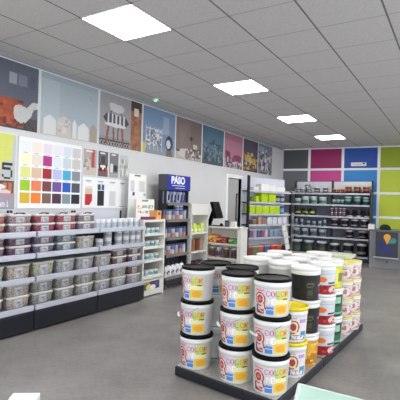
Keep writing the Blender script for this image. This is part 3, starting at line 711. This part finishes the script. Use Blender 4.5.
for i, (u, w_, h_) in enumerate([(.32, .11, .14), (.56, .22, .24), (.84, .26, .24)]):
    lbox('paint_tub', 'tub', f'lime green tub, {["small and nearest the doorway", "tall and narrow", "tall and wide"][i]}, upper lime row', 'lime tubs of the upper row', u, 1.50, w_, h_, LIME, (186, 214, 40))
for i, u in enumerate((1.10, 1.28)):
    tub('paint_can', 'can', f'dark can with silver mark beside tall lime tubs, {ORD[i]} from them', 'dark cans by the lime tubs', *lime(u, -.12, 1.5), .07, .17, (40, 44, 54), (60, 64, 74), (150, 156, 170), FACE)
for i, (u, w_) in enumerate([(.15, .17), (.38, .22), (.62, .22), (.86, .22), (1.06, .14)]):
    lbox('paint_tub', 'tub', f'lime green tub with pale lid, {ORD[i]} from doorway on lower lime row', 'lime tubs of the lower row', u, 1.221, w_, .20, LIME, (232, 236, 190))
tub('paint_can', 'can', 'bright blue can at the far end of the lime row', None, *lime(1.28, -.12, 1.221), .07, .2, (24, 70, 160), (30, 90, 190), (120, 160, 210), FACE)
for i, (u, c, h_) in enumerate([(.24, (120, 100, 90), .12), (.42, (176, 140, 116), .18), (.56, (150, 110, 100), .16)]):
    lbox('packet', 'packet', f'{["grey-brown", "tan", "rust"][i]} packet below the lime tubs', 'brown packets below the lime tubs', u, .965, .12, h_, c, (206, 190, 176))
for i, u in enumerate((.76, .95, 1.14, 1.32)):
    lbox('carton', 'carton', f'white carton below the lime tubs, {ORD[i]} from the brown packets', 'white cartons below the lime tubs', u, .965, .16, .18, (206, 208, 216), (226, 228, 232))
for i in range(5):
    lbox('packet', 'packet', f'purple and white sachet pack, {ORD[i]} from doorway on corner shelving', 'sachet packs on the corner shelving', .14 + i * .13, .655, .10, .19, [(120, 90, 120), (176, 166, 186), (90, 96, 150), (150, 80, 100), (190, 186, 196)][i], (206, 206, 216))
for i in range(3):
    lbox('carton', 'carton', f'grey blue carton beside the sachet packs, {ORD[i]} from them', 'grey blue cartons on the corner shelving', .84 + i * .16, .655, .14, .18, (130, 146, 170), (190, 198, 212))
for i, u in enumerate((.12, .30, .48, .70, .92, 1.14, 1.35)):
    c = [(128, 60, 60), (110, 120, 80), (170, 90, 84), (84, 90, 130), (176, 64, 54), (190, 84, 60), (60, 60, 72)][i]
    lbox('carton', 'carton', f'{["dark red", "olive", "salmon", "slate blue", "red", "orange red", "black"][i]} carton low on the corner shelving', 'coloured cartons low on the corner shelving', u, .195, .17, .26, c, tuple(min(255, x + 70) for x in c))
t = thing('card_strip', 'slanted white strip of sample cards hanging beside the corner shelving', 'card strip', lime(1.26, .06, 0), -AD)
for k in range(4):
    z = .92 - k * .155; y = -.06 + k * .045
    m = MB(); m.add([(0, y - .09, z), (0, y + .06, z + .03), (0, y + .10, z - .11), (0, y - .05, z - .14), (.006, y - .09, z), (.006, y + .06, z + .03), (.006, y + .10, z - .11), (.006, y - .05, z - .14)], [(0, 1, 2, 3), (7, 6, 5, 4), (0, 4, 5, 1), (1, 5, 6, 2), (2, 6, 7, 3), (3, 7, 4, 0)])
    m.build('card', white_plastic, t)
MB().tube([(-.004, -.09, .99), (-.004, .10, .33)], .004).build('cord', dark_metal, t)
MB().tube([(-.06, -.09, .99), (-.004, -.09, .99)], .004).build('hook', steel, t)

# ================================================================== shelving on the back wall
UX0, UX1, UY = -4.06, -1.95, 11.54
hw = (UX1 - UX0) / 2
UZ = [1.81, 1.505, 1.19, .905, .62, .16]
for q in range(2):
    t = thing('shelving_unit', ['dark framed back wall shelving section with white and green buckets', 'dark framed back wall shelving section with black buckets beside the counter'][q], 'shelving', (UX0 + q * hw, UY, 0), 0, 'back wall shelving sections')
    MB().box(.0, hw, .36, .38, .02, 2.14).build('back_panel', mat('slate_back_panel', (112, 117, 128), .5), t)
    MB().box(.03, hw - .03, .35, .359, 1.85, 2.13).build('header_board', mat('white_header', (220, 222, 226), .5), t)
    for xx in ((.0, hw - .02) if q == 0 else (.0, hw - .04)): MB().box(xx, xx + (.02 if q == 0 or xx == 0 else .04), .30, .36, 0, 2.15).build('upright', navy_metal, t)
    if q == 1: MB().box(hw - .03, hw, .0, .30, .0, 1.84).build('end_panel', navy_metal, t)
    MB().box(.0, hw - (.03 if q else 0), .02, .30, .0, .10).build('plinth', navy_metal, t)
    for z in UZ:
        o = MB().box(.005, hw - (.035 if q else .005), .02, .30, z - .03, z - .003).build('shelf', mat('shelf_slate', (96, 100, 112), .5), t)
        MB().box(.003, hw - (.033 if q else .003), .0, .02, z - .045, z).build('price_rail', shelf_metal, o)
BK = (26, 26, 32); WH = (226, 228, 230)
rown = ['top row', 'second row', 'third row', 'fourth row', 'fifth row', 'lowest row']
F2 = -PI / 2
def px_x(u): return UX0 + (u - 291) / 79.0 * (UX1 - UX0)
def brow(ri, q, items, body, lid, mark, kind='paint_bucket', cat='bucket', desc='', band=(.2, .7), zoff=0):
    for i, (u, r, h) in enumerate(items):
        side = ['white header side', 'counter side'][q]
        tub(kind, cat, f'{desc}, {ORD[i]} from the corner, {rown[ri]}, {"section by the corner" if q == 0 else "section by the counter"}', f'{desc} in the {rown[ri]}', px_x(u), UY + .16, UZ[ri] - .003 + zoff, r, h, body, lid, mark, F2, band)
brow(0, 0, [(296, .085, .12), (301.5, .06, .11), (307, .085, .15), (312.5, .075, .16), (317, .06, .15), (325, .075, .16)][:1] + [(302, .075, .12), (308, .075, .12), (316, .075, .16), (325, .075, .16)], BK, WH, (184, 188, 198), desc='black can with pale lid', kind='paint_can', cat='can', band=(.3, .55))
brow(0, 0, [(306, .07, .11)], BK, (90, 90, 96), (180, 180, 190), desc='small black can stacked on top', kind='paint_can', cat='can', zoff=.121)
brow(1, 0, [(296.5, .085, .15), (304.5, .10, .21), (313, .10, .21), (322.5, .10, .20)], (176, 204, 196), WH, (74, 118, 110), desc='pale green bucket with teal label', band=(.15, .5))
brow(2, 0, [(297, .085, .17), (304.5, .085, .18), (312, .085, .18)], (30, 32, 30), (40, 42, 40), (160, 172, 70), desc='black bucket with yellow green mark', band=(.3, .62))
brow(3, 0, [(295, .035, .17), (301, .035, .17), (308, .045, .13), (314, .045, .12), (320, .045, .13), (325, .035, .17)], (186, 200, 212), (226, 228, 232), (70, 96, 120), kind='bottle', cat='bottle', desc='small pale blue bottle', band=(.15, .5))
brow(4, 0, [(295.5, .095, .21), (304.5, .095, .20), (313.5, .095, .20), (323, .10, .19)], (170, 184, 190), WH, (70, 84, 92), desc='grey and white bucket', band=(.1, .6))
brow(5, 0, [(296.5, .14, .33), (309, .14, .33), (322.5, .14, .33)], (50, 66, 74), (226, 228, 230), (76, 92, 66), desc='large dark bucket with green label', band=(.08, .5))
brow(0, 1, [(334, .05, .12), (338, .05, .12), (342, .05, .12), (347.5, .085, .20), (356, .085, .20), (364.5, .085, .20)], (66, 30, 28), (220, 190, 170), (170, 88, 54), desc='brown can with orange label', kind='paint_can', cat='can', band=(.35, .62))
brow(1, 1, [(334, .05, .13), (338, .05, .13), (342, .05, .13), (347.5, .095, .22), (356.5, .095, .22), (365, .095, .21)], (30, 66, 66), (214, 226, 222), (110, 160, 150), desc='dark teal bucket', band=(.45, .72))
for k in range(2):
    brow(2, 1, [(332, .04, .11), (336, .04, .11), (340, .04, .11), (344, .04, .11)], (60, 22, 46), (226, 220, 226), (140, 110, 130), desc=('lower' if k == 0 else 'upper') + ' small plum can', kind='paint_can', cat='can', zoff=k * .1105)
brow(2, 1, [(350, .085, .19), (358, .085, .19), (366, .085, .19)], (38, 22, 34), (60, 56, 64), (206, 204, 210), desc='black plum bucket', band=(.05, .2))
brow(3, 1, [(335, .095, .22), (345, .095, .22), (354.5, .095, .22), (364, .095, .22)], (30, 22, 32), (222, 222, 226), (160, 140, 154), desc='black bucket with white lid', band=(.2, .35))
brow(4, 1, [(350, .10, .21), (362.5, .11, .20)], (26, 20, 28), (214, 216, 220), (160, 146, 152), desc='black bucket on half empty shelf', band=(.2, .35))
brow(5, 1, [(335.5, .13, .30), (349, .13, .32), (362, .13, .33)], (28, 26, 32), (206, 212, 204), (130, 130, 134), desc='large black bucket with pale lid', band=(.2, .4))

# ================================================================== grey service counter by the back wall
t = thing('service_counter', 'grey service counter against the back wall beyond the black buckets', 'counter', (-1.84, 10.85, 0))
gm = mat('grey_laminate', (132, 134, 138), .5)
MB().box(0, 1.9, 0, .75, .0, .885).build('cabinet', gm, t, bevel=.005)
MB().box(-.02, 1.92, -.02, .77, .886, .92).build('worktop', mat('grey_top', (104, 106, 112), .4), t, bevel=.005)
MB().box(.12, .66, -.16, -.002, .265, .295).build('ledge', mat('pale_ledge', (176, 178, 182), .4), t)
MB().lathe([(.016, 0), (.016, .012)], 12).build('keyhole', black_plastic, t, loc=(.40, -.003, .17)).rotation_euler = (PI / 2, 0, 0)
t = thing('logo_board', 'dark board with orange and teal drop logo leaning on the grey counter', 'board', (-1.70, 10.72, .296))
MB().box(.02, .50, .0, .02, 0, .59).build('board', mat('charcoal_board', (58, 58, 68), .5), t, bevel=.004)
def drop(cx, cz, r, ang, tail, n=24):
    pts = []
    for i in range(n + 1):
        a = PI * .25 + (2 * PI - PI * .5) * i / n
        pts.append((r * math.cos(a), r * math.sin(a)))
    pts.append((tail, 0))
    return [(cx + x * math.cos(ang) - y * math.sin(ang), cz + x * math.sin(ang) + y * math.cos(ang)) for x, y in pts]
def flat(P_, y0, y1, c, nm, par):
    n = len(P_); MB().add([(x, y1, z) for x, z in P_] + [(x, y0, z) for x, z in P_], [tuple(range(n)), tuple(reversed(range(n, 2 * n)))] + [(i, n + i, n + (i + 1) % n, (i + 1) % n) for i in range(n)]).build(nm, mat('logo_' + nm, c, .45), par)
flat(drop(.27, .465, .078, -PI / 2, .17), -.004, -.0005, (226, 166, 64), 'orange_drop', t)
flat(drop(.405, .39, .062, PI + .5, .14), -.004, -.0005, (50, 150, 150), 'teal_drop', t)
flat([(.05, .05), (.16, .16), (.30, .26), (.44, .05), (.26, .13)], -.003, -.0005, (40, 50, 130), 'blue_swoosh', t)
flat([(.04, .30), (.12, .38), (.26, .27), (.20, .20), (.08, .2)], -.003, -.0005, (36, 44, 112), 'blue_wave', t)
o = MB().loft([rrect(.24, .16, .05, 0), rrect(.26, .18, .06, .03), rrect(.20, .13, .05, .10), rrect(.08, .06, .02, .13)]).build('cloth_bag', mat('black_cloth', (24, 24, 28), .8), loc=(-1.52, 11.0, .9205), rz=.2)
tag(o, 'small black soft bag lying on the grey counter', 'bag')
o = MB().box(-.07, .07, -.03, .0, 0, .12).build('socket_box', white_plastic, bevel=.006, loc=(-1.80, 10.83, .925)); tag(o, 'white socket box on the counter edge below the blue panels', 'socket box')

# ================================================================== floor platform with paint buckets
PT = .09
Q = [(-1.995, 2.915), (-1.05, 2.80), (-1.005, 3.82), (-1.94, 3.86)]
Q2 = [(-1.94, 3.865), (-1.005, 3.825), (-.94, 5.27), (-1.86, 5.32)]
tread = mat('tread_plate', (186, 184, 182), .35, metal=.35, noise=.25, nscale=60, bump=.6)
def inset(P_, d):
    cx = sum(p[0] for p in P_) / 4; cy = sum(p[1] for p in P_) / 4
    return [(p[0] + (d if p[0] < cx else -d), p[1] + (d if p[1] < cy else -d)) for p in P_]
for Pq, lab in ((Q, 'low floor platform with dark rim under the black-lidded buckets'), (Q2, 'low floor platform with dark rim under the yellow-lidded small buckets')):
    t = thing('floor_platform', lab, 'platform', (0, 0, 0), 0, 'low display platforms')
    MB().prism(Pq, .005, PT - .006).build('rim', navy_metal, t, bevel=.012)
    MB().prism(inset(Pq, .012), PT - .0055, PT).build('tread_plate', tread, t)

def bucket_label():
    p = Pic(60, 40, (228, 226, 224))
    p.rect(.02, .02, .98, .98, (216, 206, 210)).rect(.02, .02, .34, .6, (222, 200, 206))
    p.rect(.70, .03, .98, .40, (206, 208, 96)).rect(.62, .03, .72, .55, (190, 204, 130))
    p.rect(.60, .40, .98, .62, (236, 232, 190)).rect(.60, .58, .98, .97, (232, 200, 70)).ell(.80, .78, .14, .15, (238, 168, 50)).rect(.62, .9, .98, .97, (226, 212, 120))
    p.rect(.04, .05, .32, .09, (226, 120, 150)).rect(.04, .12, .24, .15, (232, 160, 180))
    p.ell(.18, .42, .17, .27, (140, 50, 52)).ell(.18, .42, .135, .225, (236, 206, 190)).ell(.18, .42, .095, .16, (150, 38, 50)).ell(.18, .42, .05, .085, (226, 120, 120))
    p.line(.26, .55, .30, .85, .07, (236, 206, 190)).line(.30, .52, .35, .80, .04, (140, 50, 52)).rect(.05, .80, .30, .97, (146, 40, 60)).line(.08, .78, .28, .92, .05, (236, 206, 190)).rect(.03, .64, .10, .95, (96, 70, 110))
    p.rect(.36, .68, .57, .97, (76, 136, 206)).rect(.36, .78, .57, .81, (220, 230, 240))
    p.text(.36, .07, .105, .21, 'COLOR', [(150, 90, 180), (214, 70, 140), (110, 160, 60), (226, 120, 60), (200, 70, 120)], .22)
    p.text(.42, .36, .10, .24, 'NE', (250, 248, 246), .2).rect(.82, .35, .97, .39, (70, 60, 60)).rect(.36, .60, .56, .64, (200, 190, 200))
    return p
def yellow_label():
    p = Pic(48, 40, (226, 220, 224)); p.rect(.05, .04, .5, .08, (200, 120, 160)).ell(.36, .42, .24, .28, (150, 84, 50)).ell(.36, .42, .19, .23, (240, 220, 170)).ell(.36, .42, .12, .15, (180, 60, 70)).line(.45, .6, .55, .8, .08, (240, 220, 170))
    p.rect(.06, .68, .3, .95, (60, 84, 110)).rect(.34, .74, .62, .95, (170, 40, 60)).rect(.66, .6, .95, .95, (90, 140, 170)).rect(.6, .1, .92, .25, (190, 150, 200)).speckle(.1, .7, .95, .92, [(226, 226, 230)], .3, .07)
    return p
RB, RT, BH = .121, .134, .277
def bucket_geo(r=1.0, h=BH):
    b_ = MB(); a, c = RB * r, RT * r
    b_.lathe([(a * .95, .001), (a, .008), (c, h * .78), (c * 1.015, h * .785), (c * 1.025, h * .80), (c * 1.025, h * .90), (c * 1.0, h * .905)], 40)
    l_ = MB(); c2 = c * 1.045
    l_.lathe([(c, h * .905), (c2, h * .91), (c2, h * .965), (c2 * .985, h * .985), (c2 * .93, h * .985), (c2 * .91, h * .955), (c2 * .90, h * .955)], 40)
    l2 = MB(); l2.lathe([(c, h * .895), (c2 * 1.015, h * .90), (c2 * 1.015, h * .99), (c2 * .99, h), (c2 * .93, h), (c2 * .91, h * .97), (c2 * .90, h * .97)], 40)
    return b_.mesh('body', white_plastic), l_.mesh('lid', black_plastic), l2.mesh('lid', white_plastic)
G1 = bucket_geo(); GS = bucket_geo(.80, .19); GM = bucket_geo(.92)
def lmesh(pic, ang, z0, z1, r=1.0, h=BH):
    ra = (RB + (RT - RB) * z0 / .78) * r; rb = (RB + (RT - RB) * z1 / .78) * r
    return pic.mesh('label', cyl_map(ra, rb, z0 * h, z1 * h, ang))
LAB = {}
LAB['color'] = lmesh(bucket_label(), 2.15, .06, .73)
LAB['yellow'] = lmesh(yellow_label(), 1.7, .05, .74, .92)
p = Pic(60, 40, (9, 9, 11)); p.rect(.12, .2, .34, .9, (20, 20, 20)).rect(.45, .3, .62, .5, (90, 84, 60)).rect(.46, .55, .6, .9, (70, 66, 40)).rect(.74, .35, .9, .45, (190, 170, 200)).rect(.76, .5, .9, .95, (96, 34, 110)).speckle(.1, .2, .9, .9, [(30, 30, 28), (12, 12, 14)], .25, .06)
LAB['black'] = lmesh(p, 3.3, .01, .775, .92)
p = Pic(60, 40, (206, 146, 38)); p.ell(.4, .3, .3, .28, (226, 176, 60)).rect(.1, .7, .9, .92, (170, 104, 26)).speckle(.1, .1, .9, .95, [(232, 196, 90), (180, 120, 30)], .3, .08)
LAB['amber'] = lmesh(p, 3.3, .01, .775, .92)
p = Pic(60, 40, (206, 210, 214)); p.rect(0, .62, 1, 1, (160, 22, 34)).rect(.3, .30, .50, .48, (228, 130, 40)).ell(.40, .39, .13, .12, (232, 120, 44)).rect(.56, .5, .82, .58, (60, 60, 70)).rect(.2, .12, .8, .16, (150, 176, 196)).ell(.72, .82, .14, .14, (220, 190, 190)).speckle(.1, .66, .9, .98, [(200, 60, 60), (110, 14, 24)], .3, .07)
LAB['red'] = lmesh(p, 3.3, .01, .775, .92)
p = Pic(40, 30, (28, 60, 48)); p.rect(.3, .1, .7, .4, (150, 200, 170)).rect(.2, .55, .8, .75, (40, 110, 70)).rect(0, .8, 1, .9, (110, 180, 150))
LAB['green'] = lmesh(p, 3.3, .01, .775, .92)
p = Pic(40, 30, (206, 208, 50)); p.rect(.3, .1, .6, .8, (230, 230, 120)).rect(.6, .3, .8, .7, (120, 130, 30))
LAB['lime'] = lmesh(p, 3.3, .01, .775, .92)
p = Pic(48, 30, (216, 198, 196)); p.ell(.3, .5, .15, .32, (176, 120, 116)).ell(.3, .5, .09, .2, (226, 200, 190)).rect(.55, .2, .7, .9, (190, 140, 140)).rect(.75, .1, .95, .5, (206, 166, 160)).speckle(.05, .1, .95, .9, [(230, 220, 216), (180, 130, 130)], .3, .08)
LAB['pink'] = lmesh(p, 3.0, .05, .74, .80, .19)
hm = MB(); n = 16
arc = [(RT * 1.05 * math.cos(a), RT * 1.05 * math.sin(a)) for a in [(-PI / 2 + PI * k / n) for k in range(n + 1)]]
hm.tube([(x * 1.02 + .012 * (1 - abs(k - n / 2) / (n / 2)), y, BH * .84 - .09 * math.sin(PI * k / n)) for k, (x, y) in enumerate(arc)], .0022, 6)
WIRE = hm.mesh('handle', steel)
gx = arc[n // 2][0] * 1.02 + .012
GRIP = MB().tube([(gx - .004, -.05, BH * .84 - .087), (gx, -.02, BH * .84 - .09), (gx, .02, BH * .84 - .09), (gx - .004, .05, BH * .84 - .087)], .009, 10).mesh('grip', white_plastic)
YEL = mat('yellow_lid', (240, 214, 40), .35); CRM = mat('cream_yellow_lid', (236, 220, 130), .4)
kinds = {'K': ('color', black_plastic, 0, 'black-lidded bucket with colourful label'), 'Y': ('yellow', YEL, 1, 'yellow-lidded bucket with round emblem'),
         'W': (None, white_plastic, 1, 'plain white bucket'), 'B': ('black', white_plastic, 1, 'black bucket with white lid'), 'A': ('amber', white_plastic, 1, 'amber bucket with white lid'),
         'R': ('red', white_plastic, 1, 'white and red bucket'), 'G': ('green', white_plastic, 1, 'dark green bucket with white lid'), 'L': ('lime', white_plastic, 1, 'lime yellow bucket with white lid'),
         'S': ('pink', CRM, 1, 'small yellow-lidded bucket'), 'P': (None, black_plastic, 0, 'white bucket with black lid')}
plainlid = MB
def bucket(kind, x, y, z, face, label, group, handle=None):
    lab, lidm, li, _ = kinds[kind]; geo = GS if kind == 'S' else (GM if kind in 'YABRGL' else G1)
    t = thing('paint_bucket', label, 'bucket', (x, y, z), face, group)
    link('body', geo[0], t)
    o = link('lid', geo[1 + li], t); setm(o, lidm)
    if lab: link('label', LAB[lab], t)
    if handle is not None:
        h = link('handle', WIRE, t, rz=handle); link('grip', GRIP, h)
    return t
stacks = [(-1.86, 3.03, 'KKK', [-1.35, -1.55, -1.75], 'stack nearest the long shelving'), (-1.46, 2.985, 'KKK', [-1.42, -1.5, -1.45], 'middle stack of the front row'), (-1.165, 2.955, 'KKK', [-1.22, -1.28, -1.25], 'corner stack nearest the viewer'),
          (-1.87, 3.345, 'WWK', [-1.0, -1.0, -.95], 'second row stack on the shelving side'), (-1.57, 3.27, 'WWK', [-1.0, -1.1, -1.1], 'second row middle stack'), (-1.145, 3.335, 'YY', [-.88, -.88], 'short stack behind the corner'),
          (-1.135, 3.64, 'ABB', [-1.0, -1.0, -1.0], 'stack beside the yellow lids'), (-1.09, 4.0, 'RRR', [-1.0, -1.0, -1.0], 'stack with orange stickers'), (-1.10, 4.33, 'GGL', [-.9, -.9, -.9], 'narrow glimpse of green stack'),
          (-1.70, 3.90, 'WWW', [0, 0, 0], 'broad white group, shelving side'), (-1.39, 3.79, 'WWW', [0, 0, 0], 'broad white group, behind the black bodies'), (-1.39, 4.14, 'WWW', [0, 0, 0], 'white group, beside orange stickers'),
          (-1.72, 4.25, 'WWW', [0, 0, 0], 'white group, second on shelving side'), (-1.42, 4.48, 'WWW', [0, 0, 0], 'white group, beside the green stack'), (-1.74, 4.60, 'WWW', [0, 0, 0], 'white group, third on shelving side'),
          (-1.065, 4.72, 'SSSS', [-.7, -.7, -.7, -.7], 'near stack of small buckets'), (-1.03, 4.97, 'SSSS', [-.7, -.7, -.7, -.7], 'far stack of small buckets'), (-1.36, 4.84, 'WWW', [0, 0, 0], 'white group, beside small buckets')]
for si, (x, y, ks, rot, desc) in enumerate(stacks):
    n = len(ks); z = PT
    for k, kd in enumerate(ks):
        h_ = .19 if kd == 'S' else BH
        # a stacked bucket sits down on the recessed lid below it
        pos = {2: ['bottom', 'top'], 3: ['bottom', 'middle', 'top'], 4: ['lowest', 'second up', 'third up', 'top']}[n][k]
        jx = random.uniform(-.003, .003)
        hd_ = None
        if si < 3 and k == 1: hd_ = -.95
        bucket(kd, x + jx, y, z, rot[k], f'{kinds[kd][3]}, {pos} of the {desc}', {'K': 'black-lidded paint buckets', 'S': 'small yellow-lidded buckets', 'W': 'plain white buckets', 'Y': 'yellow-lidded buckets'}.get(kd), hd_)
        z += h_ + .0005
t = thing('plastic_tray', 'pale green flat tray lying at the far end of the bucket platform', 'tray', (-1.27, 5.14, PT), 0)
MB().box(-.16, .16, -.13, .13, 0, .76).build('carton', mat('white_card', (222, 224, 220), .6), t, bevel=.006)
MB().loft([rrect(.44, .28, .03, .762), rrect(.47, .30, .03, .80), rrect(.45, .28, .03, .80), rrect(.43, .26, .03, .775)]).build('tray', mat('pale_green_plastic', (196, 208, 180), .45), t)
t['label'] = 'pale green tray on a white carton at the far end of the bucket platform'; t['category'] = 'tray'

# ================================================================== near foreground
t = thing('glass_table', 'pale mint glass-topped table with a rounded corner in the near foreground', 'table', (.12, 1.12, 0))
mint = mat('mint_glass', (186, 222, 208), .12)
rim = mat('mint_rim', (216, 232, 224), .3)
def tabletop(d):
    return [(-.652 + d, .524 - d), (-.60 + d, .30), (-.52 + d, -.10), (-.46 + d, -.50 + d), (.66 - d, -.50 + d), (.66 - d, .524 - d)]
MB().prism(list(reversed(tabletop(0))), .725, .75).build('rim', rim, t, bevel=.006)
MB().prism(list(reversed(tabletop(.02))), .7503, .7512).build('glass_top', mint, t)
for sx in (-1, 1):
    for sy in (-1, 1): MB().tube([(sx * .38, sy * .36, .725), (sx * .40, sy * .38, 0.0)], .02, 12).build('leg', steel, t)
ang = math.atan2(.09, .12)
t = thing('carton', 'small white carton standing on the floor in the near foreground', 'carton', (-2.12, 1.57, 0), ang)
MB().box(-.078, .078, -.05, .05, 0, .30).build('body', mat('white_card2', (240, 240, 242), .5), t, bevel=.003)
MB().box(-.078, .078, -.002, .002, .3005, .302).build('tape', mat('pale_tape', (226, 226, 222), .3), t)
